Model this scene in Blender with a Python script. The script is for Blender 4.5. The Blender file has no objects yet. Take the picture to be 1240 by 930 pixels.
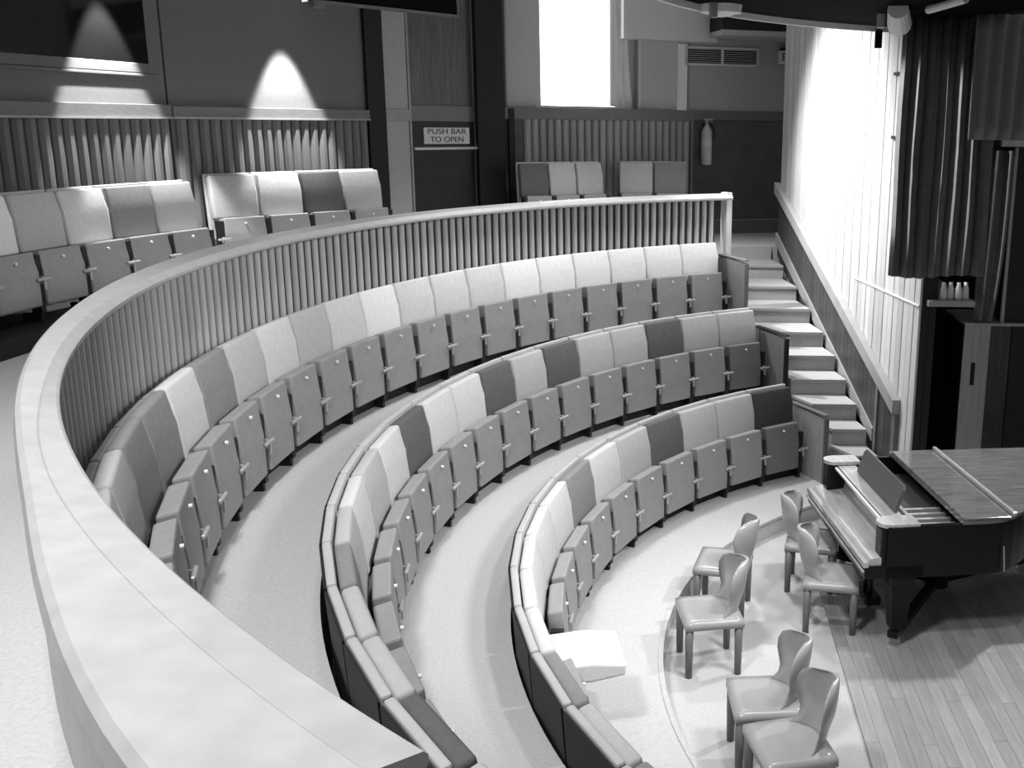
import bpy, bmesh, math, random
from mathutils import Vector, Matrix
random.seed(7)
SC = bpy.context.scene
COL = SC.collection
R = math.radians
PI = math.pi

# ------------------------------------------------------------------ camera
cam_d = bpy.data.cameras.new('camera')
cam = bpy.data.objects.new('camera', cam_d); COL.objects.link(cam)
cam_d.sensor_fit = 'HORIZONTAL'; cam_d.sensor_width = 36.0; cam_d.lens = 35.6714
cam_d.shift_x = -0.160397; cam_d.shift_y = -0.024581; cam_d.clip_end = 100; cam_d.clip_start = 0.05
cam.matrix_world = Matrix(((0.9999136, -0.0131434, 0.0, -3.590737),
                           (0.0029997, 0.2282110, -0.9736071, -6.517832),
                           (0.0127966, 0.9735230, 0.2282307, 3.844),
                           (0, 0, 0, 1)))
SC.camera = cam
# ------------------------------------------------------------------ world, exposure
w = bpy.data.worlds.new('room_air'); SC.world = w; w.use_nodes = True
w.node_tree.nodes['Background'].inputs[0].default_value = (1, 1, 1, 1)
w.node_tree.nodes['Background'].inputs[1].default_value = 0.19
SC.view_settings.view_transform = 'Standard'; SC.view_settings.look = 'None'
SC.view_settings.exposure = 0.0; SC.view_settings.gamma = 1.0; SC.view_settings.use_curve_mapping = False
# ------------------------------------------------------------------ lamps of the room, and added fill spots
def aim(o, tgt):
    o.rotation_euler = (Vector(tgt) - o.location).to_track_quat('-Z', 'Y').to_euler()
def area(name, loc, tgt, size, watts):
    d = bpy.data.lights.new(name, 'AREA'); d.shape = 'DISK'; d.size = size; d.energy = watts
    o = bpy.data.objects.new(name, d); COL.objects.link(o); o.location = loc; aim(o, tgt); return o
def spot(name, loc, tgt, deg, watts, blend=0.3, rad=0.06):
    d = bpy.data.lights.new(name, 'SPOT'); d.spot_size = R(deg); d.spot_blend = blend; d.energy = watts
    d.shadow_soft_size = rad
    o = bpy.data.objects.new(name, d); COL.objects.link(o); o.location = loc; aim(o, tgt); return o
spot('ceiling_lamp', (-3.6, 4.3, 6.5), (-3.7, 4.6, 0), 100, 900, 0.6, 0.35)
spot('ceiling_lamp', (-5.5, 1.0, 6.5), (-5.6, 1.0, 0), 100, 240, 0.6, 0.35)
spot('ceiling_lamp', (-5.5, -4.2, 6.4), (-5.3, -3.6, 0), 106, 1080, 0.6, 0.35)
spot('stage_spot', (-2.7, -1.4, 4.62), (-3.0, 0.1, 0), 92, 260, 0.8, 0.15)
spot('stage_spot', (0.5, 2.1, 4.5), (-1.5, 0.1, 0), 70, 700, 0.7, 0.12)
spot('stage_spot', (-1.3, -1.6, 4.62), (-5.0, 0.9, 1.3), 78, 680, 0.8, 0.4)  # added front fill that brightens the seat fronts
spot('wall_flood_lamp', (-5.0, 5.4, 5.75), (-1.80, 5.15, 3.38), 62, 3000, 1.0, 0.12)
spot('curtain_edge_fill', (-4.4, 2.45, 4.72), (-1.25, 2.62, 3.5), 30, 1100, 0.5, 0.04)  # added spot that brightens the curtain's fold edges from the left
spot('downlight', (-8.52, 2.9, 5.3), (-8.52, 2.9, 0), 54, 1100, 0.3, 0.03)
spot('downlight', (-7.66, 4.93, 5.3), (-7.66, 4.93, 0), 49, 1300, 0.3, 0.03)

# ------------------------------------------------------------------ materials
MAT = {}
def mat(name, v, rough=0.6, noise=0.0, scale=8.0, spec=0.3, stretch=None, metal=0.0, coat=0.0, bump=0.0, emit=0.0, rnd=0.0):
    m = bpy.data.materials.new(name); m.use_nodes = True; nt = m.node_tree
    b = nt.nodes['Principled BSDF']; b.inputs['Roughness'].default_value = rough
    b.inputs['Specular IOR Level'].default_value = spec; b.inputs['Metallic'].default_value = metal
    b.inputs['Coat Weight'].default_value = coat; b.inputs['Coat Roughness'].default_value = 0.08
    b.inputs['Base Color'].default_value = (v, v, v, 1)
    if noise or bump:
        tc = nt.nodes.new('ShaderNodeTexCoord'); mp = nt.nodes.new('ShaderNodeMapping')
        nt.links.new(tc.outputs['Object'], mp.inputs['Vector'])
        if stretch: mp.inputs['Scale'].default_value = stretch
        n = nt.nodes.new('ShaderNodeTexNoise'); n.inputs['Scale'].default_value = scale; n.inputs['Detail'].default_value = 5
        nt.links.new(mp.outputs['Vector'], n.inputs['Vector'])
        if noise:
            mr = nt.nodes.new('ShaderNodeMapRange'); mr.inputs[1].default_value = 0.25; mr.inputs[2].default_value = 0.75
            mr.inputs[3].default_value = v * (1 - noise); mr.inputs[4].default_value = v * (1 + noise)
            nt.links.new(n.outputs['Fac'], mr.inputs[0]); src = mr.outputs[0]
            if rnd:
                oi = nt.nodes.new('ShaderNodeObjectInfo'); m2 = nt.nodes.new('ShaderNodeMapRange')
                m2.inputs[3].default_value = 1 - rnd; m2.inputs[4].default_value = 1 + rnd
                nt.links.new(oi.outputs['Random'], m2.inputs[0])
                mu = nt.nodes.new('ShaderNodeMath'); mu.operation = 'MULTIPLY'
                nt.links.new(src, mu.inputs[0]); nt.links.new(m2.outputs[0], mu.inputs[1]); src = mu.outputs[0]
            nt.links.new(src, b.inputs['Base Color'])
        if bump:
            bp = nt.nodes.new('ShaderNodeBump'); bp.inputs['Strength'].default_value = bump; bp.inputs['Distance'].default_value = 0.01
            nt.links.new(n.outputs['Fac'], bp.inputs['Height']); nt.links.new(bp.outputs['Normal'], b.inputs['Normal'])
    if emit:
        b.inputs['Emission Color'].default_value = (1, 1, 1, 1); b.inputs['Emission Strength'].default_value = emit
    MAT[name] = m; return m
mat('carpet', 0.46, 0.95, 0.10, 60, 0.05, bump=0.25)
mat('carpet_pale', 0.46, 0.9, 0.08, 50, 0.1, bump=0.2)
mat('carpet_stair', 0.40, 0.95, 0.12, 60, 0.05, bump=0.25)
mat('parquet', 0.30, 0.35, 0.16, 5, 0.5, (18, 1, 6), rnd=0.14)
mat('underfloor', 0.10, 0.8)
mat('fabric_white', 0.74, 0.85, 0.05, 30, 0.15, bump=0.15)
mat('fabric_pale', 0.58, 0.85, 0.06, 30, 0.15, bump=0.15)
mat('fabric_light', 0.44, 0.85, 0.06, 30, 0.15, bump=0.15)
mat('fabric_mid', 0.24, 0.85, 0.08, 30, 0.15, bump=0.15)
mat('fabric_dark', 0.115, 0.8, 0.1, 30, 0.2, bump=0.15)
mat('fabric_black', 0.055, 0.8, 0.1, 30, 0.2, bump=0.15)
mat('vinyl_shell', 0.45, 0.6, 0.06, 12, 0.3)
mat('vinyl_seat', 0.27, 0.6, 0.08, 14, 0.3, bump=0.1)
mat('vinyl_seat_dark', 0.16, 0.6, 0.08, 14, 0.3, bump=0.1)
mat('steel_black', 0.015, 0.5, spec=0.3)
mat('steel_grey', 0.42, 0.4, metal=0.3)
mat('knob_white', 0.75, 0.4)
mat('slat_wood', 0.42, 0.5, 0.15, 6, 0.35, (6, 6, 0.6), rnd=0.1)
mat('slat_mid', 0.32, 0.5, 0.15, 6, 0.3, (6, 6, 0.6), rnd=0.1)
mat('slat_dark', 0.15, 0.5, 0.15, 6, 0.3, (6, 6, 0.6), rnd=0.1)
mat('backing', 0.03, 0.8)
mat('cap_wood', 0.40, 0.35, 0.10, 3, 0.4, (4, 4, 4))
mat('post_wood', 0.55, 0.45, 0.08, 5, 0.3, (6, 6, 0.8))
mat('panel_wood', 0.14, 0.45, 0.2, 6, 0.4, (8, 8, 0.8))
mat('balustrade_wood', 0.05, 0.5, 0.2, 6, 0.3, (8, 8, 0.8), rnd=0.15)
mat('panel_pale', 0.32, 0.45, 0.15, 6, 0.4, (8, 8, 0.8))
mat('wall_paint', 0.42, 0.85, 0.06, 20, 0.1)
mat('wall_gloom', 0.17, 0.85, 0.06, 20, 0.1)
mat('wall_dark', 0.12, 0.8, 0.2, 3, 0.15)
mat('wall_pale', 0.5, 0.85, 0.05, 20, 0.1)
mat('beam_paint', 0.62, 0.85, 0.04, 20, 0.1)
mat('dado_wood', 0.16, 0.45, 0.15, 6, 0.35, (2, 2, 8))
mat('black_paint', 0.012, 0.6)
mat('board_wood', 0.46, 0.5, 0.12, 5, 0.3, (8, 8, 0.7), rnd=0.16)
mat('rail_wood', 0.30, 0.4, 0.12, 5, 0.4)
mat('door_wood', 0.10, 0.45, 0.35, 4, 0.4, (9, 9, 0.7))
mat('door_dark', 0.022, 0.5, 0.2, 4)
mat('chrome', 0.75, 0.25, metal=0.7)
mat('sign_white', 0.72, 0.6)
mat('ink', 0.03, 0.7)
mat('glass_dark', 0.008, 0.06, spec=0.6)
mat('daylight_pane', 0.9, 0.5, emit=3.2)
mat('sheer_cloth', 0.8, 0.9, emit=0.0)
mat('curtain_black', 0.13, 0.55, 0.15, 10, 0.4)
mat('desk_wood', 0.09, 0.3, 0.25, 6, 0.4, (4, 10, 4))
mat('curtain_grey', 0.22, 0.85, 0.08, 6, 0.1)
mat('canopy_black', 0.008, 0.9, spec=0.02)
mat('canopy_rim', 0.8, 0.6)
mat('extinguisher', 0.6, 0.35, 0.05, 6)
mat('piano_black', 0.006, 0.25, spec=0.25)
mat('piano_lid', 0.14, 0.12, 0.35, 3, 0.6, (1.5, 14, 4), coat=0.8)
mat('piano_sheen', 0.36, 0.12, 0.2, 3, 0.9, (8, 1.5, 4), coat=0.8)  # pale base colour stands in for bright reflections on the black gloss
mat('brass', 0.5, 0.3, metal=0.8)
mat('string_iron', 0.5, 0.4, metal=0.5)
mat('plastic_grey', 0.33, 0.28, 0.04, 6, 0.5)
mat('plastic_leg', 0.14, 0.4, 0.05, 6, 0.4)
mat('cabinet_wood', 0.40, 0.45, 0.2, 5, 0.4, (10, 10, 0.6))
mat('cabinet_dark', 0.05, 0.4, 0.3, 5, 0.4, (10, 10, 0.6))

# ------------------------------------------------------------------ mesh helpers
def mesh_of(bm, name, smooth=False):
    bmesh.ops.recalc_face_normals(bm, faces=bm.faces)
    me = bpy.data.meshes.new(name); bm.to_mesh(me); bm.free()
    if smooth:
        for p in me.polygons: p.use_smooth = True
    return me
def link(name, me, m=None, parent=None, loc=(0, 0, 0), rotz=0.0):
    o = bpy.data.objects.new(name, me); COL.objects.link(o)
    if m is not None:
        if not me.materials: me.materials.append(MAT[m])
        elif me.materials[0] != MAT[m]:
            o.material_slots[0].link = 'OBJECT'; o.material_slots[0].material = MAT[m]
    o.parent = parent; o.location = loc; o.rotation_euler = (0, 0, rotz)
    return o
def obj(name, bm, m, parent=None, loc=(0, 0, 0), rotz=0.0, smooth=False):
    return link(name, mesh_of(bm, name, smooth), m, parent, loc, rotz)
def thing(name, label, cat, loc=(0, 0, 0), rotz=0.0, group=None):
    o = bpy.data.objects.new(name, None); COL.objects.link(o); o.location = loc; o.rotation_euler = (0, 0, rotz)
    o.empty_display_size = 0.1
    return tag(o, label, cat, group)
def tag(o, label, cat, group=None):
    o['label'] = label; o['category'] = cat
    if group: o['group'] = group
    return o
def struct(o): o['kind'] = 'structure'; return o
def box(bm, x0, x1, y0, y1, z0, z1, bev=0.0, seg=2, mtx=None):
    g = bmesh.ops.create_cube(bm, size=1.0)['verts']
    for v in g: v.co = Vector(((x0 + x1) / 2 + v.co.x * (x1 - x0), (y0 + y1) / 2 + v.co.y * (y1 - y0), (z0 + z1) / 2 + v.co.z * (z1 - z0)))
    if bev:
        es = {e for v in g for e in v.link_edges}
        res = bmesh.ops.bevel(bm, geom=list(es), offset=bev, segments=seg, affect='EDGES', profile=0.5)
        g = list({v for f in res['faces'] for v in f.verts} | {v for v in g if v.is_valid})
    if mtx is not None:
        for v in g: v.co = mtx @ v.co
    return g
def bx(*a, **k):
    bm = bmesh.new(); box(bm, *a, **k); return bm
def prism(bm, pts, z0, z1, mtx=None):      # pts in xy, extruded along z
    lo = [bm.verts.new((p[0], p[1], z0)) for p in pts]; hi = [bm.verts.new((p[0], p[1], z1)) for p in pts]
    n = len(pts); bm.faces.new(lo[::-1]); bm.faces.new(hi)
    for i in range(n): bm.faces.new((lo[i], lo[(i + 1) % n], hi[(i + 1) % n], hi[i]))
    if mtx is not None:
        for v in lo + hi: v.co = mtx @ v.co
    return lo + hi
def profile_x(pts, wdt, bev=0.0, seg=2):    # pts in (y, z), extruded along x
    bm = bmesh.new()
    a = [bm.verts.new((-wdt / 2, p[0], p[1])) for p in pts]; b = [bm.verts.new((wdt / 2, p[0], p[1])) for p in pts]
    n = len(pts); bm.faces.new(a[::-1]); bm.faces.new(b)
    for i in range(n): bm.faces.new((a[i], a[(i + 1) % n], b[(i + 1) % n], b[i]))
    if bev: bmesh.ops.bevel(bm, geom=list(bm.edges), offset=bev, segments=seg, affect='EDGES', profile=0.5)
    return bm
def pol(r, a): return (r * math.cos(R(a)), r * math.sin(R(a)))
def sector(r0, r1, a0, a1, z0, z1, step=1.5):
    n = max(2, int(abs(a1 - a0) / step)); bm = bmesh.new(); rows = []
    for i in range(n + 1):
        a = a0 + (a1 - a0) * i / n
        rows.append([bm.verts.new((*pol(r, a), z)) for r, z in ((r0, z0), (r1, z0), (r1, z1), (r0, z1))])
    for i in range(n):
        for k in range(4): bm.faces.new((rows[i][k], rows[i][(k + 1) % 4], rows[i + 1][(k + 1) % 4], rows[i + 1][k]))
    bm.faces.new(rows[0]); bm.faces.new(rows[-1][::-1]); return bm
def cyl(bm, p0, p1, r0, r1=None, n=12):
    p0, p1 = Vector(p0), Vector(p1); r1 = r0 if r1 is None else r1
    q = (p1 - p0).to_track_quat('Z', 'Y'); A = []; B = []
    for i in range(n):
        c = Vector((math.cos(2 * PI * i / n), math.sin(2 * PI * i / n), 0))
        A.append(bm.verts.new(p0 + q @ (c * r0))); B.append(bm.verts.new(p1 + q @ (c * r1)))
    bm.faces.new(A[::-1]); bm.faces.new(B)
    for i in range(n): bm.faces.new((A[i], A[(i + 1) % n], B[(i + 1) % n], B[i]))
def lathe(bm, prof, n=20, at=(0, 0, 0)):
    rings = []
    for r, z in prof: rings.append([bm.verts.new((at[0] + r * math.cos(2 * PI * i / n), at[1] + r * math.sin(2 * PI * i / n), at[2] + z)) for i in range(n)])
    for a, b in zip(rings, rings[1:]):
        for i in range(n): bm.faces.new((a[i], a[(i + 1) % n], b[(i + 1) % n], b[i]))
    bm.faces.new(rings[0][::-1]); bm.faces.new(rings[-1])
def wallframe(p, q, flip=True):                        # x runs along the wall from p to q, y points into the room (towards the centre), z up
    p = Vector((p[0], p[1], 0)); q = Vector((q[0], q[1], 0)); d = (q - p); L = d.length; d.normalize()
    n = Vector((-d.y, d.x, 0))
    if flip and n.dot(-p) < 0: n = -n
    m = Matrix(((d.x, n.x, 0, p.x), (d.y, n.y, 0, p.y), (0, 0, 1, 0), (0, 0, 0, 1)))
    return m, L
def put(o, m):
    o.matrix_world = m; return o
def text_mesh(s, size, parent, name, m, mtx, width=None, extr=0.002):
    c = bpy.data.curves.new(name, 'FONT'); c.body = s; c.size = size; c.align_x = 'CENTER'; c.align_y = 'CENTER'; c.extrude = extr
    t = bpy.data.objects.new(name, c); COL.objects.link(t)
    bpy.context.view_layer.update()
    me = bpy.data.meshes.new_from_object(t.evaluated_get(bpy.context.evaluated_depsgraph_get()))
    if width:
        xs = [v.co.x for v in me.vertices]; k = width / (max(xs) - min(xs))
        for v in me.vertices: v.co.x *= k
    bpy.data.objects.remove(t); bpy.data.curves.remove(c)
    me.transform(mtx); me.materials.clear()
    return link(name, me, m, parent)

# ------------------------------------------------------------------ heights and radii of the bowl
Z1, Z2, Z3, ZG = 0.17, 0.815, 1.48, 2.15
AEND = 118.4; ANEAR = 262
# ------------------------------------------------------------------ floors
fl = struct(obj('floor', bx(-12, 4.5, -9, 11.5, -0.25, 0.0), 'carpet_pale'))
struct(obj('floor', sector(3.67, 4.95, AEND + 1.0, ANEAR, 0.002, Z1), 'carpet_pale'))
struct(obj('floor', sector(4.66, 5.95, AEND + 1.0, ANEAR, 0.002, Z2), 'carpet'))
struct(obj('floor', sector(5.67, 6.62, AEND, ANEAR, 0.002, Z3), 'carpet'))
pts = [pol(10.9, a) for a in range(78, 263, 4)] + [pol(6.63, a) for a in range(262, 118, -3)] + [pol(6.63, AEND), (-2.90, 7.66), (-2.02, 7.72), pol(8.3, 78)]
bm = bmesh.new(); prism(bm, pts, 1.9, ZG); bmesh.ops.triangulate(bm, faces=[f for f in bm.faces if len(f.verts) > 4])
struct(obj('floor', bm, 'carpet'))
# kerb strip round the front of the pit
struct(obj('trim_1', sector(3.655, 3.69, AEND + 1.0, ANEAR, 0.15, Z1 + 0.006), 'carpet'))
# parquet stage boards
bed = struct(obj('floor', bx(-2.36, 3.0, -3.2, 2.6, 0.001, 0.006), 'underfloor'))
bw = 0.092; bmesh_cache = {}
def board_mesh(l):
    l = round(l, 2)
    if l not in bmesh_cache:
        bmesh_cache[l] = mesh_of(bx(0, bw - 0.0015, 0, l - 0.002, 0, 0.016, bev=0.001, seg=1), 'board')
    return bmesh_cache[l]
x = -2.36; i = 0
while x < 1.2:
    y = -2.6 + (0.37 * i) % 0.9 - 0.3
    while y < 2.4:
        l = random.choice((0.9, 1.2, 1.5))
        link('floorboard', board_mesh(l), 'parquet', bed, (x, y, 0.006)); y += l
    x += bw; i += 1
# ------------------------------------------------------------------ curved rows of tip-up seats
ordn = ['', 'first', 'second', 'third', 'fourth', 'fifth', 'sixth', 'seventh', 'eighth', 'ninth', 'tenth', 'eleventh', 'twelfth', 'thirteenth',
        'fourteenth', 'fifteenth', 'sixteenth', 'seventeenth', 'eighteenth', 'nineteenth', 'twentieth', 'twenty-first', 'twenty-second', 'twenty-third', 'twenty-fourth']
TONE = {'w': ('fabric_white', 'white'), 'p': ('fabric_pale', 'pale grey'), 'l': ('fabric_light', 'light grey'), 'm': ('fabric_mid', 'mid-grey'),
        'd': ('fabric_dark', 'dark grey'), 'k': ('fabric_black', 'near-black')}
SH = [(0.0, 0.965), (0.045, 0.97), (0.105, 0.30), (0.06, 0.30)]
PD = [(0.056, 0.945), (0.135, 0.96), (0.172, 0.78), (0.205, 0.52), (0.108, 0.50)]
ST = [(0.222, 0.605), (0.322, 0.625), (0.345, 0.38), (0.352, 0.125), (0.255, 0.115), (0.236, 0.38)]
RP = [(-0.012, 0.945), (-0.002, 0.945), (0.052, 0.10), (0.042, 0.10)]
SD = [(0.20, 0.40), (0.20, 0.51), (0.45, 0.525), (0.66, 0.50), (0.66, 0.42), (0.45, 0.39)]
def seat_meshes(wr, wf, low=0.0, drop=0.0):
    sh = [(y, z - drop * (z > 0.5)) for y, z in SH]
    st = [(y, z - low * (z > 0.5)) for y, z in ST]
    return dict(shell=mesh_of(profile_x(sh, wr, 0.012), 'back_shell'), pad=mesh_of(profile_x(PD, wr - 0.012, 0.022, 3), 'back_cushion', True),
                seat=mesh_of(profile_x(st, wf, 0.014, 2), 'seat'), down=mesh_of(profile_x(SD, wf, 0.02, 3), 'seat'), rear=mesh_of(profile_x(RP, wr - 0.01), 'rear_panel'))
def leg_mesh():
    bm = bmesh.new(); box(bm, -0.016, 0.016, 0.15, 0.31, 0.0, 0.06); box(bm, -0.024, 0.024, 0.245, 0.33, 0.06, 0.51); return mesh_of(bm, 'pedestal')
def bracket_mesh():
    bm = bmesh.new(); box(bm, -0.068, 0.068, 0.356, 0.376, 0.318, 0.342, bev=0.005, seg=1); box(bm, -0.009, 0.009, 0.30, 0.36, 0.29, 0.35)
    box(bm, -0.010, 0.010, 0.362, 0.374, 0.25, 0.318); return mesh_of(bm, 'hinge_bracket')
def knob_mesh():
    bm = bmesh.new(); cyl(bm, (0, 0.335, 0.565), (0, 0.352, 0.565), 0.011, n=8); return mesh_of(bm, 'bumper')
def peg_mesh():
    bm = bmesh.new(); box(bm, -0.012, 0.012, -0.05, -0.008, 0.0, 0.03); return mesh_of(bm, 'floor_fixing')
LEG, BRK, KNB, PEG = leg_mesh(), bracket_mesh(), knob_mesh(), peg_mesh()
for me, m in ((LEG, 'steel_black'), (BRK, 'steel_grey'), (KNB, 'knob_white'), (PEG, 'knob_white')): me.materials.append(MAT[m])
def make_seat(loc, rotz, ms, half, tone, label, group, down=False, under='vinyl_seat', last=False, peg=True):
    t = thing('theatre_seat', label, 'seat', loc, rotz, group)
    link('back_shell', ms['shell'], 'vinyl_shell', t); link('back_cushion', ms['pad'], TONE[tone][0], t)
    link('seat', ms['down'] if down else ms['seat'], 'fabric_white' if down else under, t)
    for sx in ([half] + ([-half] if last else [])):
        link('pedestal', LEG, None, t, (sx, 0, 0)); link('hinge_bracket', BRK, None, t, (sx, 0, 0))
    if not down: link('bumper', KNB, None, t, (0, 0, 0 if peg or loc[2] < 2 else -0.088))
    if peg: link('floor_fixing', PEG, None, t, (half, 0, 0)); link('rear_panel', ms['rear'], 'black_paint', t)
    return t
def curved_row(Rr, z, a_end, pitch, tones, rowname, group, down=(), under={}):
    wr = 2 * math.pi * (Rr - 0.03) * pitch / 360 - 0.016
    wf = 2 * math.pi * (Rr - 0.35) * pitch / 360 - 0.072
    ms = seat_meshes(wr, wf, 0.0, 0.06 if Rr > 6 else 0.0); half = math.pi * (Rr - 0.22) * pitch / 360
    ms['shell'].materials.append(MAT['vinyl_shell']); ms['pad'].materials.append(MAT['fabric_light']); ms['seat'].materials.append(MAT['vinyl_seat'])
    for k, tn in enumerate(tones):
        a = a_end + pitch * (k + 0.5); dn = k in down
        lab = f"{TONE[tn][1]} backed tip-up seat{' folded down flat' if dn else ''}, {ordn[k + 1]} from the stairs, {rowname}"
        make_seat((*pol(Rr, a), z), R(a + 90), ms, half, tn, lab, group, dn, under.get(k, 'vinyl_seat'), k == 0, Rr < 6)
curved_row(6.555, Z3, 119.05, 4.566, 'wwwwwwpppwplplmpmmlllll'[:23], 'rear curved row', 'seats in the rear curved row')
curved_row(5.64, Z2, 119.45, 5.284, 'lldlldldppdplplmlldll', 'middle curved row', 'seats in the middle curved row', under={0: 'vinyl_seat_dark'})
curved_row(4.65, Z1, 121.6, 6.666, 'klldlpmpppppmlm', 'front curved row', 'seats in the front curved row', down=(10,), under={0: 'vinyl_seat_dark'})
# black plinth rails, also darkening the shadow gap under the three rows
for nme, Rr, z, a0 in (('trim_2', 6.555, Z3, 119.2), ('trim_3', 5.64, Z2, 119.6), ('trim_4', 4.65, Z1, 121.8)):
    struct(obj(nme, sector(Rr - 0.22, Rr - 0.14, a0, 232 if nme != 'trim_4' else 222, z, z + 0.085), 'steel_black'))
# end panels beside the stairs; shade is put into the darker wood of two
def end_panel(a, r0, r1, z0, ztop, m, label, edge):
    t = thing('seat_end_panel', label, 'panel', (*pol((r0 + r1) / 2, a), z0), R(a + 90), 'end panels of the seat rows')
    L = r1 - r0
    bm = bmesh.new(); prism(bm, [(-L / 2, 0), (L / 2, 0), (L / 2, ztop - z0 - 0.03), (-L / 2, ztop - z0)], -0.022, 0.022,
                            Matrix(((0, 0, 1, 0), (1, 0, 0, 0), (0, 1, 0, 0), (0, 0, 0, 1))))
    obj('board', bm, m, t)
    obj('front_edge', bx(-0.030, 0.030, L / 2, L / 2 + 0.022, 0, ztop - z0 - 0.03, bev=0.004, seg=1), edge, t)
    obj('top_edge', bx(-0.030, 0.030, -L / 2, L / 2 + 0.022, ztop - z0, ztop - z0 + 0.018, bev=0.004, seg=1), edge, t)
end_panel(118.15, 5.92, 6.52, Z3, 2.27, 'panel_wood', 'shade-tinted dark wooden end panel of the rear curved row beside the stairs', 'panel_wood')
end_panel(118.3, 5.02, 5.62, Z2, 1.55, 'panel_wood', 'shade-tinted dark wooden end panel of the middle curved row beside the stairs', 'black_paint')
end_panel(119.95, 4.08, 4.66, Z1, 0.90, 'panel_pale', 'lighter wooden end panel of the front curved row near the piano', 'panel_wood')

# ------------------------------------------------------------------ curved parapet of the gallery
par = thing('balcony_parapet', 'long curved slatted wooden parapet with a broad pale cap along the gallery', 'parapet', (*pol(6.62, 170), Z3))
inv = par.location
def rel(bm):
    for v in bm.verts: v.co -= inv
    return bm
obj('parapet_wall', rel(sector(6.618, 6.626, AEND, 232.2, Z3, 2.93)), 'backing', par)
obj('outer_panel', rel(sector(6.6265, 6.632, AEND, 232.2, ZG, 2.93)), 'post_wood', par)
bm = bmesh.new()
prism(bm, [(-0.031, 0.0)] + [(0.031 * math.cos(t), -0.026 * math.sin(t)) for t in [PI + PI * k / 6 for k in range(0, 7)]][1:-1] + [(0.031, 0.0)], 0, 1.45)
SL = mesh_of(bm, 'slat'); SL.materials.append(MAT['slat_wood'])
n = 129
for k in range(n):
    a = AEND + 0.45 + (232.0 - AEND - 0.9) * k / (n - 1)
    p = pol(6.617, a)
    link('slat', SL, None, par, (p[0] - inv.x, p[1] - inv.y, 0.0), R(a - 90) + PI)
CAP = [(116.8, 6.50, 6.535, 6.70), (180, 6.50, 6.535, 6.69), (200, 6.50, 6.535, 6.635), (210, 6.515, 6.55, 6.625), (217.7, 6.52, 6.605, 6.64),
       (222.6, 6.525, 6.62, 6.70), (227, 6.53, 6.63, 6.79), (230.4, 6.54, 6.645, 6.85), (233.0, 6.55, 6.655, 6.88)]
def capat(a):
    for p, q in zip(CAP, CAP[1:]):
        if p[0] <= a <= q[0]:
            t = (a - p[0]) / (q[0] - p[0]); return [p[i] + (q[i] - p[i]) * t for i in (1, 2, 3)]
    return CAP[-1][1:]
bm = bmesh.new(); rows = []
NA = 150
for i in range(NA + 1):
    a = CAP[0][0] + (CAP[-1][0] - CAP[0][0]) * i / NA
    s = [capat(min(max(a + d, CAP[0][0]), CAP[-1][0])) for d in (-3, -1.5, 0, 1.5, 3)]
    l, m_, o_ = [sum(q[k] for q in s) / 5 for k in range(3)]
    sec = [(l + 0.012, 2.925), (l, 2.938), (l, 2.954), (l + 0.008, 2.962), (m_ - 0.006, 2.979), (m_, 2.984), (o_ - 0.016, 2.994), (o_, 2.982), (o_ + 0.008, 2.945), (o_ - 0.004, 2.925)]
    rows.append([bm.verts.new((*pol(r, a), z)) for r, z in sec])
for p, q in zip(rows, rows[1:]):
    for k in range(10): bm.faces.new((p[k], p[(k + 1) % 10], q[(k + 1) % 10], q[k]))
bm.faces.new(rows[0]); bm.faces.new(rows[-1][::-1])
obj('cap_rail', rel(bm), 'cap_wood', par)
m4 = Matrix.Translation((*pol(6.61, 117.75), 0)) @ Matrix.Rotation(R(117.75 - 90), 4, 'Z')
obj('end_post', rel(bx(-0.02, 0.055, -0.075, 0.075, Z3, 3.01, bev=0.006, mtx=Matrix.Translation((*pol(6.61, 117.2), 0)) @ Matrix.Rotation(R(27.2), 4, 'Z'))), 'post_wood', par)

# ------------------------------------------------------------------ stairs
ys = [7.72, 7.06, 6.42, 5.82, 5.27, 4.82, 4.42, 4.06, 3.73, 3.40, 3.06, 2.74]
st = thing('staircase', 'straight flight of carpeted steps between the seat rows and the boarded wall', 'stairs', (-1.9, 5.0, 0))
def wall_x(y): return -0.8105 - 0.17826 * y
def left_x(y):
    r_line = -0.535 * y
    return max(r_line, -2.93) if y < 6 else -2.88
def rowr(y): return math.hypot(left_x(y), y)
for i in range(11):
    z1 = 2.15 - 0.18 * i; y0, y1 = ys[i + 1], ys[i] + (0.0)
    if i == 0: continue
    y0, y1 = ys[i], ys[i - 1] + 0.03
    bm = bmesh.new()
    lo = max(0.003, z1 - 0.30)
    P4 = [(left_x(y0) + 0.06, y0), (wall_x(y0) - 0.10, y0), (wall_x(y1) - 0.10, y1), (left_x(y1) + 0.06, y1)]
    prism(bm, P4, lo, z1 - 0.03)
    P5 = [(left_x(y0) + 0.06, y0 - 0.022), (wall_x(y0) - 0.10, y0 - 0.022), (wall_x(y1) - 0.10, y1 - 0.035), (left_x(y1) + 0.06, y1 - 0.035)]
    prism(bm, P5, z1 - 0.03, z1)
    for v in bm.verts: v.co -= st.location
    obj('step', bm, 'carpet_stair', st)
bm = bmesh.new(); prism(bm, [(-2.88, 7.56), (wall_x(7.7) - 0.10, 7.62), (wall_x(7.7) - 0.10, 7.70), (-2.88, 7.64)], 1.88, 2.149)
for v in bm.verts: v.co -= st.location
obj('top_riser', bm, 'carpet_stair', st)
# side of the gallery along the upper stairs
bm = bmesh.new(); prism(bm, [(-2.89, 7.64), (-2.92, 7.64), (-3.14, 5.86), (-3.10, 5.86)], 0.01, 2.14); struct(obj('trim_5', bm, 'panel_pale'))

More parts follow.
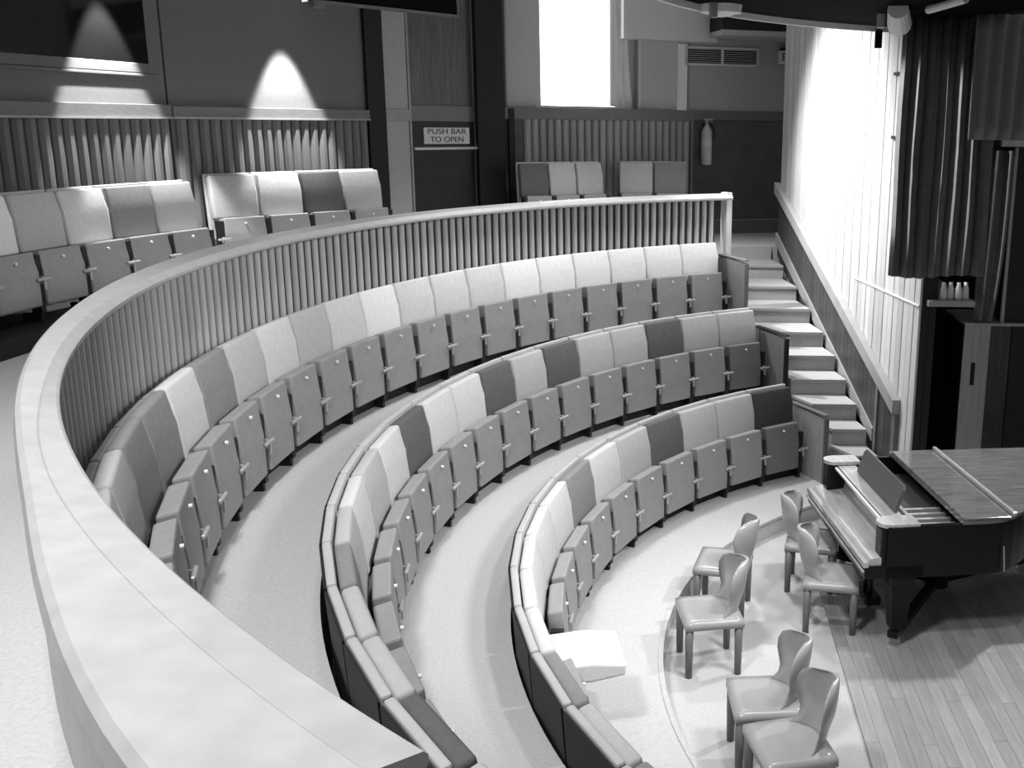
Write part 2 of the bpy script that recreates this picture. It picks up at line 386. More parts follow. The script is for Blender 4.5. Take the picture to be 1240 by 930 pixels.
# ------------------------------------------------------------------ boarded right wall, balustrade
wr_ = struct(obj('wall_right', bx(0, 4.95, -0.14, 0, 0, 5.6), 'backing'))
WM, WL = wallframe((wall_x(2.79), 2.79), (wall_x(7.62), 7.62), False)
put(wr_, WM)
bwid = 0.128; BM_ = mesh_of(bx(0.003, bwid - 0.003, 0, 0.024, 0, 5.6, bev=0.005, seg=1), 'board'); BM_.materials.append(MAT['board_wood'])
k = 0
while (k + 1) * bwid < WL + 0.02:
    link('wall_board', BM_, None, wr_, (k * bwid, 0.001 + 0.004 * (k % 2), 0)); k += 1
for zz, s0, s1 in ((4.30, 0.66, 0.93), (3.70, 0.64, 0.90), (3.13, 0.62, 0.67)):
    obj('wall_rung', bx(s0, s1, 0.03, 0.05, zz, zz + 0.03), 'black_paint', wr_)
seamb = struct(obj('trim_6', bx(0, 1.75, 0.028, 0.040, 2.19, 2.205), 'canopy_rim')); put(seamb, WM)
bal = thing('stair_balustrade', 'dark boarded balustrade with a sloping wooden handrail beside the stairs', 'handrail')
put(bal, WM)
def slope(bm_pts, y0, y1):
    bm = bmesh.new(); prism(bm, bm_pts, y0, y1, Matrix(((1, 0, 0, 0), (0, 0, 1, 0), (0, 1, 0, 0), (0, 0, 0, 1)))); return bm
# along the wall: s = 0 at the stage end; rail heights from 1.20 (s=0.33) to 2.98 (s=4.9)
def rail_z(s): return 1.17 + (s - 0.33) * (2.98 - 1.17) / (4.87 - 0.33)
NB = 34
for i in range(NB):
    s0, s1 = 0.36 + (4.85 - 0.36) * i / NB, 0.36 + (4.85 - 0.36) * (i + 1) / NB - 0.006
    zb = lambda s: max(0.02, rail_z(s) - 0.92)
    obj('panel_board', slope([(s0, zb(s0)), (s1, zb(s1)), (s1, rail_z(s1) - 0.06), (s0, rail_z(s0) - 0.06)], 0.032, 0.052), 'balustrade_wood', bal)
obj('handrail', slope([(0.30, rail_z(0.30) - 0.09), (4.90, rail_z(4.90) - 0.09), (4.90, rail_z(4.90) + 0.05), (0.30, rail_z(0.30) + 0.05)], 0.03, 0.11), 'rail_wood', bal)
obj('end_stile', slope([(0.30, 0.02), (0.37, 0.02), (0.37, rail_z(0.37) - 0.09), (0.30, rail_z(0.30) - 0.09)], 0.03, 0.075), 'panel_wood', bal)
obj('middle_stile', slope([(0.80, 0.3), (0.86, 0.3), (0.86, rail_z(0.86) - 0.09), (0.80, rail_z(0.80) - 0.09)], 0.03, 0.07), 'panel_wood', bal)
obj('stringer', slope([(0.9, 0.60), (4.88, 2.20), (4.88, 2.36), (0.9, 0.74)], 0.053, 0.072), 'rail_wood', bal)

# ------------------------------------------------------------------ back walls of the gallery
def slats(parent, x0, x1, z0, z1, pitch, m, dep=0.045):
    bm = bmesh.new()
    prism(bm, [(0, 0), (0, dep * 0.35), (pitch * 0.30, dep), (pitch * 0.62, dep), (pitch * 0.86, dep * 0.45), (pitch * 0.9, 0)], z0, z1)
    me = mesh_of(bm, 'slat'); me.materials.append(MAT[m]); nn = int((x1 - x0) / pitch)
    for k in range(nn): link('slat', me, None, parent, (x0 + k * pitch, 0.002, 0))
def back_wall(name, p, q, m_up, zt=6.2, thick=0.15):
    M, L = wallframe(p, q); o = struct(obj(name, bx(0, L, -thick, 0, ZG, zt), m_up)); put(o, M); return o, M, L
# left wall with the booth window: p is the far end (right in the photo), so x runs towards the camera side
W1a, W1b = (-8.63, 3.74), (-9.55, -0.75)
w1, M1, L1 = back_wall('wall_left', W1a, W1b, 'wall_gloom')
obj('wainscot_backing', bx(0, L1, 0.001, 0.006, ZG, 3.80), 'wall_dark', w1)
slats(w1, 0.02, L1, 2.25, 3.795, 0.135, 'slat_dark')
obj('dado_rail', bx(0, L1, 0.0, 0.055, 3.80, 3.935, bev=0.006), 'dado_wood', w1)
obj('dado_bead', bx(0, L1, 0.056, 0.068, 3.80, 3.822), 'rail_wood', w1)
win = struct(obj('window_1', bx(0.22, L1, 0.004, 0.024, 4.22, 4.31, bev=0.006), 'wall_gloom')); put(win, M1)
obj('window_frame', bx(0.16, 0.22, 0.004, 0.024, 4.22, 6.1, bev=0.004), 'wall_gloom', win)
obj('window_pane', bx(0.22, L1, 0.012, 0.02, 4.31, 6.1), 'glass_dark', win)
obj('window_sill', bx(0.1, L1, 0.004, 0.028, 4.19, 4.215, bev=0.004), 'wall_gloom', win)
W2a, W2b = (-7.42, 6.24), (-8.62, 3.76)
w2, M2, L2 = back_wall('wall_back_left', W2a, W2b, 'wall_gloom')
obj('wainscot_backing', bx(0, L2, 0.001, 0.006, ZG, 3.80), 'wall_dark', w2)
slats(w2, 0.02, L2 - 0.03, 2.25, 3.795, 0.135, 'slat_dark')
obj('dado_rail', bx(0, L2, 0.0, 0.055, 3.80, 3.925, bev=0.006), 'dado_wood', w2)
obj('dado_bead', bx(0, L2, 0.056, 0.068, 3.80, 3.822), 'rail_wood', w2)
def pillar(name, p, q, m, z0, z1, thick=0.3, out=0.0):
    M, L = wallframe(p, q); o = struct(obj(name, bx(0, L, -thick, out, z0, z1), m)); put(o, M); return o, M, L
pillar('trim_7', (-7.28, 6.46), (-7.43, 6.24), 'black_paint', ZG, 6.2, 0.25, 0.06)
pg, MG, LG = pillar('trim_8', (-7.06, 6.76), (-7.28, 6.48), 'wall_paint', ZG, 6.2, 0.25, 0.03)
obj('dado_rail', bx(0, LG, 0.031, 0.055, 3.80, 3.94, bev=0.004), 'rail_wood', pg)
# door
Da, Db = (-6.33, 7.50), (-7.05, 6.80)
MD, LD = wallframe(Da, Db)
dr = struct(obj('door_1', bx(0, LD, -0.06, 0.0, ZG, 3.80), 'door_dark')); put(dr, MD)
obj('mid_rail', bx(0, LD, -0.06, 0.012, 3.80, 4.0, bev=0.004), 'dado_wood', dr)
obj('upper_panel', bx(0, LD, -0.06, -0.01, 4.0, 6.2), 'door_wood', dr)
obj('door_stop', bx(-0.02, 0.03, -0.06, 0.02, ZG, 6.2), 'rail_wood', dr)
obj('door_jamb', bx(LD - 0.03, LD, -0.06, 0.02, ZG, 6.2), 'rail_wood', dr)
pb = bmesh.new(); cyl(pb, (0.0, 0.07, 3.455), (LD - 0.02, 0.07, 3.455), 0.022, n=10); cyl(pb, (LD - 0.04, 0.0, 3.455), (LD - 0.04, 0.07, 3.455), 0.02, n=8)
obj('push_bar', pb, 'chrome', dr)
pb = bmesh.new(); box(pb, -0.01, 0.035, 0.0, 0.10, 3.40, 3.53, bev=0.008); box(pb, -0.07, 0.0, 0.05, 0.09, 3.44, 3.475, bev=0.004, seg=1)
obj('latch_box', pb, 'chrome', dr)
sg = obj('door_sign', bx(0.115, 0.80, 0.002, 0.01, 3.51, 3.72), 'sign_white', dr)
def on_wall(x, z, y): return Matrix.Translation((x, y, z)) @ Matrix(((-1, 0, 0, 0), (0, 0, 1, 0), (0, 1, 0, 0), (0, 0, 0, 1)))
text_mesh('PUSH BAR', 0.10, sg, 'sign_text', 'ink', on_wall(0.457, 3.668, 0.012), 0.58)
text_mesh('TO OPEN', 0.10, sg, 'sign_text', 'ink', on_wall(0.457, 3.565, 0.012), 0.50)
pillar('trim_9', (-6.0, 7.66), (-6.32, 7.44), 'black_paint', ZG, 6.2, 0.3, 0.08)
# wall with the daylit window
W3a, W3b = (-3.42, 9.0), (-5.99, 7.71)
M3, L3 = wallframe(W3a, W3b)
w3 = struct(obj('wall_back', bx(0, L3, -0.12, 0, ZG, 3.86), 'wall_dark')); put(w3, M3)
slats(w3, 0.03, L3 - 0.16, 2.3, 3.84, 0.112, 'slat_mid', 0.04)
obj('dado_rail', bx(-0.02, L3, 0.0, 0.06, 3.84, 4.0, bev=0.006), 'dado_wood', w3)
obj('end_stile', bx(-0.02, 0.02, -0.12, 0.05, ZG, 3.84), 'dado_wood', w3)
obj('black_strip', bx(L3 - 0.13, L3 - 0.05, 0.0, 0.075, ZG, 3.98), 'black_paint', w3)  # plain black strip at the end of the slats
up = struct(obj('wall_back_upper', bx(2.33, L3, -0.20, -0.06, 4.0, 6.2), 'wall_pale')); put(up, M3)
obj('wall_pole', bx(L3 - 0.07, L3 - 0.045, -0.05, -0.02, 4.0, 6.2), 'rail_wood', up)
rc = struct(obj('wall_back_recess', bx(0.62, 0.95, -0.35, -0.2, 4.0, 6.2), 'wall_paint')); put(rc, M3)
wn = struct(obj('window_2', bx(1.15, 2.34, -0.20, -0.17, 4.0, 6.2), 'daylight_pane')); put(wn, M3)
obj('window_frame', bx(2.30, 2.36, -0.20, -0.10, 4.0, 6.2), 'beam_paint', wn)
obj('window_frame', bx(1.04, 1.10, -0.20, -0.10, 4.0, 6.2), 'beam_paint', wn)
obj('window_sill', bx(0.95, 2.4, -0.20, -0.04, 3.995, 4.03), 'beam_paint', wn)
def curtain(x0, x1, z0, z1, amp, waves, y0, n=None, flare=0.0, thick=0.006, f2=0.0, phase=0.0, nz=8):
    n = n or waves * 10; bm = bmesh.new(); F = []; B = []
    for j in range(nz + 1):
        tz = j / nz; z = z0 + (z1 - z0) * tz; fr = []; bk = []
        for i in range(n + 1):
            t = i / n; x = x0 + (x1 - x0) * t
            x += flare * (1 - tz) ** 3 * t * (x1 - x0)
            y = y0 + amp * (0.75 + 0.25 * math.sin(3 * t + phase)) * math.sin(2 * PI * waves * t + phase + 0.25 * math.sin(2.2 * tz + 5 * t)) + f2 * math.sin(7 * t)
            fr.append(bm.verts.new((x, y, z))); bk.append(bm.verts.new((x, y - thick, z)))
        F.append(fr); B.append(bk)
    for j in range(nz):
        for i in range(n):
            bm.faces.new((F[j][i], F[j][i + 1], F[j + 1][i + 1], F[j + 1][i])); bm.faces.new((B[j][i + 1], B[j][i], B[j + 1][i], B[j + 1][i + 1]))
    for i in range(n):
        bm.faces.new((F[0][i + 1], F[0][i], B[0][i], B[0][i + 1])); bm.faces.new((F[nz][i], F[nz][i + 1], B[nz][i + 1], B[nz][i]))
    for j in range(nz):
        bm.faces.new((F[j][0], F[j + 1][0], B[j + 1][0], B[j][0])); bm.faces.new((F[j + 1][n], F[j][n], B[j][n], B[j + 1][n]))
    return bm
c = obj('window_curtain', curtain(1.27, 1.0, 4.035, 6.1, 0.025, 4, -0.10, flare=0.35), 'sheer_cloth', smooth=True); put(c, M3)
tag(c, 'pale sheer curtain drawn to the right side of the bright window', 'curtain')
# pillar, beam, landing wall
PM, PL = wallframe((-3.62, 8.93), (-4.19, 8.70))
pl = struct(obj('trim_10', bx(0, PL, -0.3, -0.02, 4.0, 5.0), 'wall_pale')); put(pl, PM)
obj('bright_edge', bx(PL - 0.035, PL, -0.02, 0.0, 4.0, 5.0), 'beam_paint', pl)
BMx, BL = wallframe((-3.06, 8.99), (-4.39, 8.42))
be = struct(obj('trim_11', bx(0, BL, -0.6, 0, 4.97, 6.2), 'beam_paint')); put(be, BMx)
LM, LL = wallframe((0.6, 10.32), (-3.45, 9.17))
lw = struct(obj('wall_landing', bx(0, LL, -0.12, 0, ZG, 5.6), 'wall_paint')); put(lw, LM)
obj('lower_panel', bx(0, LL, 0.0, 0.01, ZG + 0.22, 3.86), 'wall_dark', lw)
obj('dado_rail', bx(0, LL, 0.0, 0.03, 3.86, 4.0, bev=0.004), 'dado_wood', lw)
obj('skirting', bx(0, LL, 0.0, 0.025, ZG, ZG + 0.2, bev=0.004), 'dado_wood', lw)
# black box stands in for the shaded recess above the landing, with soffit
so = struct(obj('trim_12', bx(0, 3.0, -0.02, 0.9, 5.03, 5.10), 'wall_paint')); put(so, LM @ Matrix.Translation((1.0, 0, 0)))
so = struct(obj('trim_13', bx(0, 3.0, 0.15, 0.9, 5.10, 5.6), 'black_paint')); put(so, LM @ Matrix.Translation((1.0, 0, 0)))
# wall vent
sx = LL - 0.07
def lx(px, py):  # distance along the landing wall of a world point
    return (LM.inverted() @ Vector((px, py, 0))).x
v0, v1 = lx(-2.42, 9.5), lx(-3.52, 9.15)
vt = thing('wall_vent', 'white framed twin ventilation grille high on the landing wall', 'vent'); put(vt, LM)
fb = bmesh.new(); z0, z1 = 4.655, 4.925
for a, b, c_, d_ in ((v0, v1, z0, z0 + 0.03), (v0, v1, z1 - 0.03, z1), (v0, v0 + 0.03, z0, z1), (v1 - 0.03, v1, z0, z1), ((v0 + v1) / 2 - 0.018, (v0 + v1) / 2 + 0.018, z0, z1)):
    box(fb, a, b, 0.002, 0.03, c_, d_)
obj('vent_frame', fb, 'sign_white', vt)
obj('duct_back', bx(v0 + 0.02, v1 - 0.02, 0.001, 0.004, z0 + 0.02, z1 - 0.02), 'black_paint', vt)
for k in range(7):
    zz = z0 + 0.045 + k * 0.030
    obj('louvre', bx(v0 + 0.03, v1 - 0.03, 0.006, 0.022, zz, zz + 0.010), 'wall_paint', vt)
# exit sign
ex = thing('exit_sign', 'small lit exit sign high beside the top of the boarded wall', 'sign'); put(ex, LM)
e0, e1 = lx(-1.70, 9.62), lx(-2.11, 9.52)
obj('sign_box', bx(e0, e1, 0.02, 0.10, 4.70, 4.90, bev=0.008), 'sign_white', ex)
obj('sign_bracket', bx(e0 + 0.05, e1 - 0.05, 0.0, 0.11, 4.905, 4.94), 'black_paint', ex)
text_mesh('EXIT', 0.16, ex, 'sign_text', 'ink', on_wall((e0 + e1) / 2, 4.80, 0.103), 0.34)
# fire extinguisher
fx = lx(-3.19, 9.16)
fe = thing('fire_extinguisher', 'grey fire extinguisher hanging on the dark landing wall', 'fire extinguisher'); put(fe, LM @ Matrix.Translation((fx, 0.13, 3.20)))
bm = bmesh.new(); lathe(bm, [(0.06, 0), (0.078, 0.015), (0.08, 0.05), (0.08, 0.46), (0.07, 0.52), (0.035, 0.57), (0.028, 0.60)]); obj('cylinder', bm, 'extinguisher', fe, smooth=True)
bm = bmesh.new(); lathe(bm, [(0.0815, 0.22), (0.0815, 0.40)]); obj('label_band', bm, 'sign_white', fe, smooth=True)
bm = bmesh.new(); cyl(bm, (0, 0, 0.60), (0, 0, 0.66), 0.022, n=10); box(bm, -0.09, 0.05, -0.012, 0.012, 0.66, 0.685); box(bm, -0.08, 0.03, -0.012, 0.012, 0.63, 0.645); obj('valve', bm, 'steel_grey', fe)
bm = bmesh.new()
for k in range(8):
    t0, t1 = k / 8, (k + 1) / 8
    f = lambda t: (-0.03 - 0.085 * math.sin(PI * min(1, t * 1.25)), 0.02, 0.64 - 0.42 * t)
    cyl(bm, f(t0), f(t1), 0.012, n=8)
obj('hose', bm, 'steel_black', fe)
obj('wall_bracket', bx(-0.03, 0.03, -0.098, -0.078, 0.15, 0.60), 'steel_black', fe)
# bulkhead hanging by the door
HM, HL = wallframe((-6.31, 6.41), (-7.57, 4.86))
hb = struct(obj('trim_14', bx(0, HL, -0.10, 0, 5.06, 5.9), 'canopy_black')); put(hb, HM)
obj('lit_edge_strip', bx(-0.01, HL, -0.10, 0.02, 5.035, 5.06), 'dado_wood', hb)  # lighter strip stands in for light along the lower edge
obj('end_lip', bx(-0.02, 0.0, -0.10, 0.02, 5.06, 5.9), 'dado_wood', hb)
obj('junction_box', bx(HL - 0.16, HL - 0.02, -0.02, 0.09, 4.97, 5.05, bev=0.01), 'dado_wood', hb)

# ------------------------------------------------------------------ gallery benches of tip-up seats
def bench(pts, zt, tones, rowname, group, unders='vinyl_seat', first='right', z0=ZG):
    # pts: seat boundaries of the cushions' front top edge, from right to left in the photo
    for k, tn in enumerate(tones):
        a, b = Vector((*pts[k], 0)), Vector((*pts[k + 1], 0)); d = (b - a); wd = d.length; d.normalize()
        nrm = Vector((-d.y, d.x, 0))
        if nrm.dot(-a) < 0: nrm = -nrm
        c = (a + b) / 2 - nrm * 0.135
        ms = seat_meshes(wd - 0.014, wd - 0.066, 0.085)
        ms['shell'].materials.append(MAT['vinyl_shell']); ms['pad'].materials.append(MAT['fabric_light']); ms['seat'].materials.append(MAT['vinyl_seat'])
        lab = f"{TONE[tn][1]} backed seat, {ordn[k + 1]} from the right, {rowname}"
        make_seat((c.x, c.y, zt - 0.96), math.atan2(nrm.y, nrm.x) - PI / 2, ms, wd / 2 - 0.006, tn, lab, group, False, unders, k == 0, False)
def arc(r, a0, da, n): return [pol(r, a0 + da * k) for k in range(n + 1)]
bench(arc(8.72, 159.2, 3.28, 7), 3.24, 'lmplwlp', 'gallery bench at the left edge', 'left gallery bench')
bench([(-7.08 - 0.3175 * k, 5.47 - 0.4025 * k) for k in range(5)], 3.25, 'ldpl', 'gallery bench under the arched light spot', 'second gallery bench')
bench([(-4.66, 7.88), (-5.01, 7.65), (-5.36, 7.42), (-5.72, 7.19)], 3.27, 'lld', 'three-seat gallery bench below the window', 'third gallery bench')
bench([(-3.47, 8.18), (-3.95, 8.14), (-4.44, 8.10)], 3.27, 'ml', 'two-seat gallery bench near the fire extinguisher', 'fourth gallery bench')
# low black plinths that carry the benches
struct(obj('trim_15', sector(8.30, 9.0, 159.0, 182.5, ZG, 2.278), 'steel_black'))
M, L = wallframe((-7.05, 5.5), (-8.36, 3.84))
o = struct(obj('trim_16', bx(-0.02, L + 0.02, -0.20, 0.26, ZG, 2.288), 'steel_black')); put(o, M)
M, L = wallframe((-4.66, 7.88), (-5.72, 7.19)); o = struct(obj('trim_17', bx(-0.02, L + 0.02, -0.15, 0.24, ZG, 2.308), 'steel_black')); put(o, M)
M, L = wallframe((-3.47, 8.18), (-4.44, 8.10)); o = struct(obj('trim_18', bx(-0.02, L + 0.02, -0.15, 0.24, ZG, 2.308), 'steel_black')); put(o, M)

# ------------------------------------------------------------------ canopy over the stage
can = thing('lighting_canopy', 'dark round lighting canopy with a rim whitened to look lit hanging over the stage', 'canopy', (0, 0, 4.7))
def relc(bm):
    for v in bm.verts: v.co.z -= 4.7
    return bm
obj('underside', relc(sector(1.2, 3.92, 112.6, 215, 4.74, 4.80)), 'canopy_black', can)
obj('rim', relc(sector(3.92, 3.96, 112.6, 215, 4.69, 4.80)), 'canopy_rim', can)  # white colour stands in for the light caught on the lip
obj('fascia', relc(sector(3.92, 3.95, 112.6, 215, 4.805, 5.4)), 'canopy_black', can)
for a, r in ((152, 3.78), (128, 3.1)):
    p = pol(r, a); bm = bmesh.new(); cyl(bm, (p[0], p[1], -0.07), (p[0], p[1], 0.05), 0.035, n=10); obj('lamp_socket', bm, 'steel_grey', can)
bm = bmesh.new(); p = pol(3.80, 149.5); lathe(bm, [(0.03, -0.05), (0.16, -0.02), (0.17, 0.04)], at=(p[0], p[1], 0)); obj('lamp_dish', bm, 'canopy_rim', can)
bm = bmesh.new(); cyl(bm, (-1.80, 2.20, -0.06), (-1.90, 1.80, 0.02), 0.10, 0.08, 14); obj('flood_lamp_housing', bm, 'canopy_rim', can)
bm = bmesh.new(); cyl(bm, (-1.71, 1.6, -0.01), (-1.55, 1.15, 0.02), 0.03, n=10); obj('lamp_tube', bm, 'canopy_rim', can)
bm = bmesh.new(); p = pol(3.9, 116.2); box(bm, p[0] - 0.03, p[0] + 0.03, p[1] - 0.03, p[1] + 0.03, -0.16, 0.0); obj('hanging_bracket', bm, 'canopy_black', can)

# ------------------------------------------------------------------ stage side: recess, ledge, curtains, cabinet, pier
struct(obj('wall_stage', bx(-1.24, 3.5, 4.3, 4.45, 0.002, 5.6), 'black_paint'))  # black colour stands in for the darkness inside the recess
struct(obj('wall_stage_side', bx(-1.29, -1.24, 2.80, 4.42, 0.002, 2.2), 'black_paint'))
lg = obj('stage_ledge', bx(-1.27, -0.84, 2.72, 4.28, 2.205, 2.26), 'board_wood'); struct(lg); lg.name = 'trim_19'
def poly_curtain(pts, z0, z1, amp, pitch, m, label, name, thick=0.008, nz=6):
    V = [Vector((p[0], p[1], 0)) for p in pts]; seg = [(b - a).length for a, b in zip(V, V[1:])]; L = sum(seg); n = int(L / pitch * 12); bm = bmesh.new()
    F, B = [], []
    for j in range(nz + 1):
        f, b = [], []
        for i in range(n + 1):
            t = L * i / n; k = 0; u = t
            while k < len(seg) - 1 and u > seg[k]: u -= seg[k]; k += 1
            d = (V[k + 1] - V[k]).normalized(); nn = Vector((d.y, -d.x, 0))
            if nn.dot(Vector((-3.6, -6.5, 0)) - V[k]) < 0: nn = -nn
            ph = 2 * PI * t / pitch; sw = 0.006 * math.sin(j * 1.3 + t * 9)
            c = V[k] + d * (u + 0.018 * math.sin(2 * ph) + sw)
            p = c + nn * (amp * (1 + math.sin(ph) + 0.35 * math.sin(2 * ph)) * (1 + 0.15 * math.sin(3.1 * t * 4)))
            z = z0 + (z1 - z0) * j / nz - (0.02 * math.sin(t * 7) if j == 0 else 0)
            f.append(bm.verts.new((p.x, p.y, z))); q = p - nn * thick; b.append(bm.verts.new((q.x, q.y, z)))
        F.append(f); B.append(b)
    for j in range(nz):
        for i in range(n):
            bm.faces.new((F[j][i], F[j][i + 1], F[j + 1][i + 1], F[j + 1][i])); bm.faces.new((B[j][i + 1], B[j][i], B[j + 1][i], B[j + 1][i + 1]))
    for i in range(n):
        bm.faces.new((F[0][i + 1], F[0][i], B[0][i], B[0][i + 1])); bm.faces.new((F[nz][i], F[nz][i + 1], B[nz][i + 1], B[nz][i]))
    for j in range(nz):
        bm.faces.new((F[j][0], F[j + 1][0], B[j + 1][0], B[j][0])); bm.faces.new((F[j + 1][n], F[j][n], B[j][n], B[j + 1][n]))
    return tag(obj(name, bm, m, smooth=True), label, 'curtain')
poly_curtain([(-1.67, 2.70), (-0.84, 2.60)], 2.50, 4.736, 0.045, 0.125, 'curtain_black', 'black pleated stage curtain with pale fold edges beside the bright wall', 'stage_curtain')
c = obj('stage_valance', curtain(-1.15, 0.4, 3.72, 4.736, 0.06, 13, 2.30, n=200, phase=-1.57, thick=0.008), 'curtain_grey', smooth=True)
tag(c, 'short grey pleated curtain hanging at the top right above the cabinet', 'curtain')
lj = thing('ledge_jars', 'little row of pale objects standing on the ledge under the black curtain', 'ornament', (-1.12, 2.80, 2.26))
for k in range(4):
    bm = bmesh.new(); lathe(bm, [(0.03, 0), (0.035, 0.02), (0.03, 0.10), (0.018, 0.14), (0.02, 0.16)], n=10, at=(k * 0.07, 0.02 * (k % 2), 0)); obj('jar', bm, 'canopy_rim', lj, smooth=True)
cb = thing('stage_cabinet', 'tall wooden cabinet with a slotted door behind the piano', 'cabinet', (-0.62, 2.9, 0.0))
obj('front_panel', bx(-0.25, 0.0, 0.0, 0.02, 0.0, 2.02, mtx=Matrix.Rotation(R(6), 4, 'Z')), 'cabinet_wood', cb)
obj('slot', bx(-0.165, -0.125, -0.004, 0.006, 1.42, 1.64, mtx=Matrix.Rotation(R(6), 4, 'Z')), 'black_paint', cb)
obj('corner_panel', bx(0.0, 0.19, 0.0, 0.02, 0.0, 2.0, mtx=Matrix.Rotation(R(-8), 4, 'Z')), 'cabinet_dark', cb)
obj('body', bx(-0.23, 1.6, 0.04, 0.7, 0.0, 2.0), 'black_paint', cb)
obj('side_panel', bx(0.2, 1.6, -0.02, 0.03, 0.0, 2.0), 'door_dark', cb)
obj('top_board', bx(-0.25, 1.6, -0.03, 0.7, 2.0, 2.025), 'cabinet_wood', cb)
pr = thing('stage_pier', 'dark square pier rising from the wooden cabinet to the grey curtain', 'pier', (-0.5, 2.92, 2.025))
obj('pier_face', bx(0.0, 0.9, 0.0, 0.4, 0.0, 1.62), 'door_dark', pr)
obj('pier_edge', bx(-0.03, 0.0, -0.01, 0.03, 0.0, 1.62), 'cabinet_wood', pr)
obj('pier_block', bx(-0.16, 0.05, -0.02, 0.05, 1.63, 1.69), 'sign_white', pr)
c = obj('black_drape', curtain(-0.80, -0.545, 2.05, 3.62, 0.03, 2, 2.90, n=24, thick=0.02, flare=-0.3), 'curtain_black', smooth=True)
tag(c, 'narrow black drape gathered beside the dark pier above the cabinet', 'curtain')

# ------------------------------------------------------------------ grand piano
PO = (-2.307, 1.11, 0.0); pn = thing('grand_piano', 'black grand piano with glossy closed lid on a wheeled floor frame', 'piano', PO, R(8))
HW = 0.79; H = 1.0
def outline(off=0.0):
    p = [(0.16, -HW + off), (0.95, -HW + off)]
    for k in range(1, 11):
        t = k / 10; p.append((0.95 + 1.05 * t, -HW + off + 0.72 * (t * t * (3 - 2 * t))))
    for k in range(1, 8):
        t = k / 7 * PI / 2; p.append((2.0 + (0.28 - off) * math.sin(t), 0.36 - (0.43 - off) * math.cos(t)))
    p += [(2.26 - off, 0.60), (2.12, HW - off), (0.16, HW - off)]
    return p
bm = bmesh.new(); prism(bm, [p for p in outline() if p[0] >= 0.0], 0.60, 0.66); obj('soundboard', bm, 'piano_black', pn)
oo, ii = outline(0.0), outline(0.045)
bm = bmesh.new(); N = len(oo)
A = [[bm.verts.new((*p, z)) for p in ps] for ps, z in ((oo, 0.66), (oo, H), (ii, H), (ii, 0.66))]
for k in range(N - 1):
    for j in range(4): bm.faces.new((A[j][k], A[j][k + 1], A[(j + 1) % 4][k + 1], A[(j + 1) % 4][k]))
bm.faces.new([A[j][0] for j in range(4)]); bm.faces.new([A[j][-1] for j in range(4)][::-1])
obj('rim', bm, 'piano_black', pn)
for s in (-1, 1):    # rounded arm tops in front of the rim
    bm = bmesh.new(); y = s * (HW - 0.09)
    prism(bm, [(0.10 + 0.09 * (1 - math.sin(t)), y - 0.09 * math.cos(t)) for t in [PI * k / 10 for k in range(11)]][::1] + [(0.40, y + 0.09), (0.40, y - 0.09)], H - 0.01, H + 0.018)
    obj('arm_top', bm, 'sign_white' if False else 'piano_sheen', pn)
    obj('arm', bx(0.12, 0.34, y - 0.075, y + 0.075, 0.66, H - 0.012, bev=0.02), 'piano_black', pn)
obj('key_bed', bx(0.0, 0.45, -HW, HW, 0.60, 0.70, bev=0.006), 'piano_black', pn)
obj('key_slip', bx(-0.012, 0.03, -HW, HW, 0.69, 0.735, bev=0.005), 'piano_sheen', pn)
obj('slip_rail', bx(-0.02, -0.004, -HW, HW, 0.655, 0.675, bev=0.003), 'piano_sheen', pn)
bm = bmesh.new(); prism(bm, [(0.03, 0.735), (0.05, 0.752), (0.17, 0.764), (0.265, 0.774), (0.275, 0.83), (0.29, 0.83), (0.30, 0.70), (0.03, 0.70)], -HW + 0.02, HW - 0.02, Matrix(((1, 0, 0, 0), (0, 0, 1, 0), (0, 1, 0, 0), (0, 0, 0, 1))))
obj('fallboard', bm, 'piano_sheen', pn)
obj('desk_shelf', bx(0.20, 0.36, -HW + 0.18, HW - 0.18, 0.965, 0.985, bev=0.004), 'piano_sheen', pn)
obj('shelf_glint', bx(0.175, 0.192, -HW + 0.18, HW - 0.18, 0.955, 0.975, bev=0.004), 'sign_white', pn)  # white strip paints in the bright reflection along the desk ledge
bm = bmesh.new()
prism(bm, [(-0.46, 0.0), (0.46, 0.0), (0.46, 0.18), (0.43, 0.21), (-0.43, 0.21), (-0.46, 0.18)], -0.012, 0.012,
      Matrix.Translation((0.325, -0.02, 0.99)) @ Matrix.Rotation(R(18), 4, 'Y') @ Matrix(((0, 0, 1, 0), (1, 0, 0, 0), (0, 1, 0, 0), (0, 0, 0, 1))))
obj('music_desk', bm, 'desk_wood', pn)
obj('iron_plate', bx(0.40, 2.0, -0.55, 0.70, 0.84, 0.86), 'cabinet_dark', pn)
for k in range(4):
    obj('plate_strut', bx(0.42, 0.78, -0.55 + 0.1 * k, -0.515 + 0.1 * k, 0.88, 0.91), 'string_iron', pn)
obj('tuning_rail', bx(0.44, 0.47, -0.68, 0.68, 0.90, 0.93), 'string_iron', pn)
bm = bmesh.new(); lid = [p for p in outline(-0.015)]; lid[0] = (0.72, -HW - 0.015); lid[-1] = (0.72, HW + 0.015); lid = [p for p in lid if p[0] >= 0.72]
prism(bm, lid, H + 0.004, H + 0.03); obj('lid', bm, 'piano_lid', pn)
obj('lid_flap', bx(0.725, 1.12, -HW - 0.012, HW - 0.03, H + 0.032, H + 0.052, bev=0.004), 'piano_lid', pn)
obj('flap_lip', bx(1.10, 1.13, -HW - 0.012, HW - 0.03, H + 0.053, H + 0.082, bev=0.004), 'piano_sheen', pn)
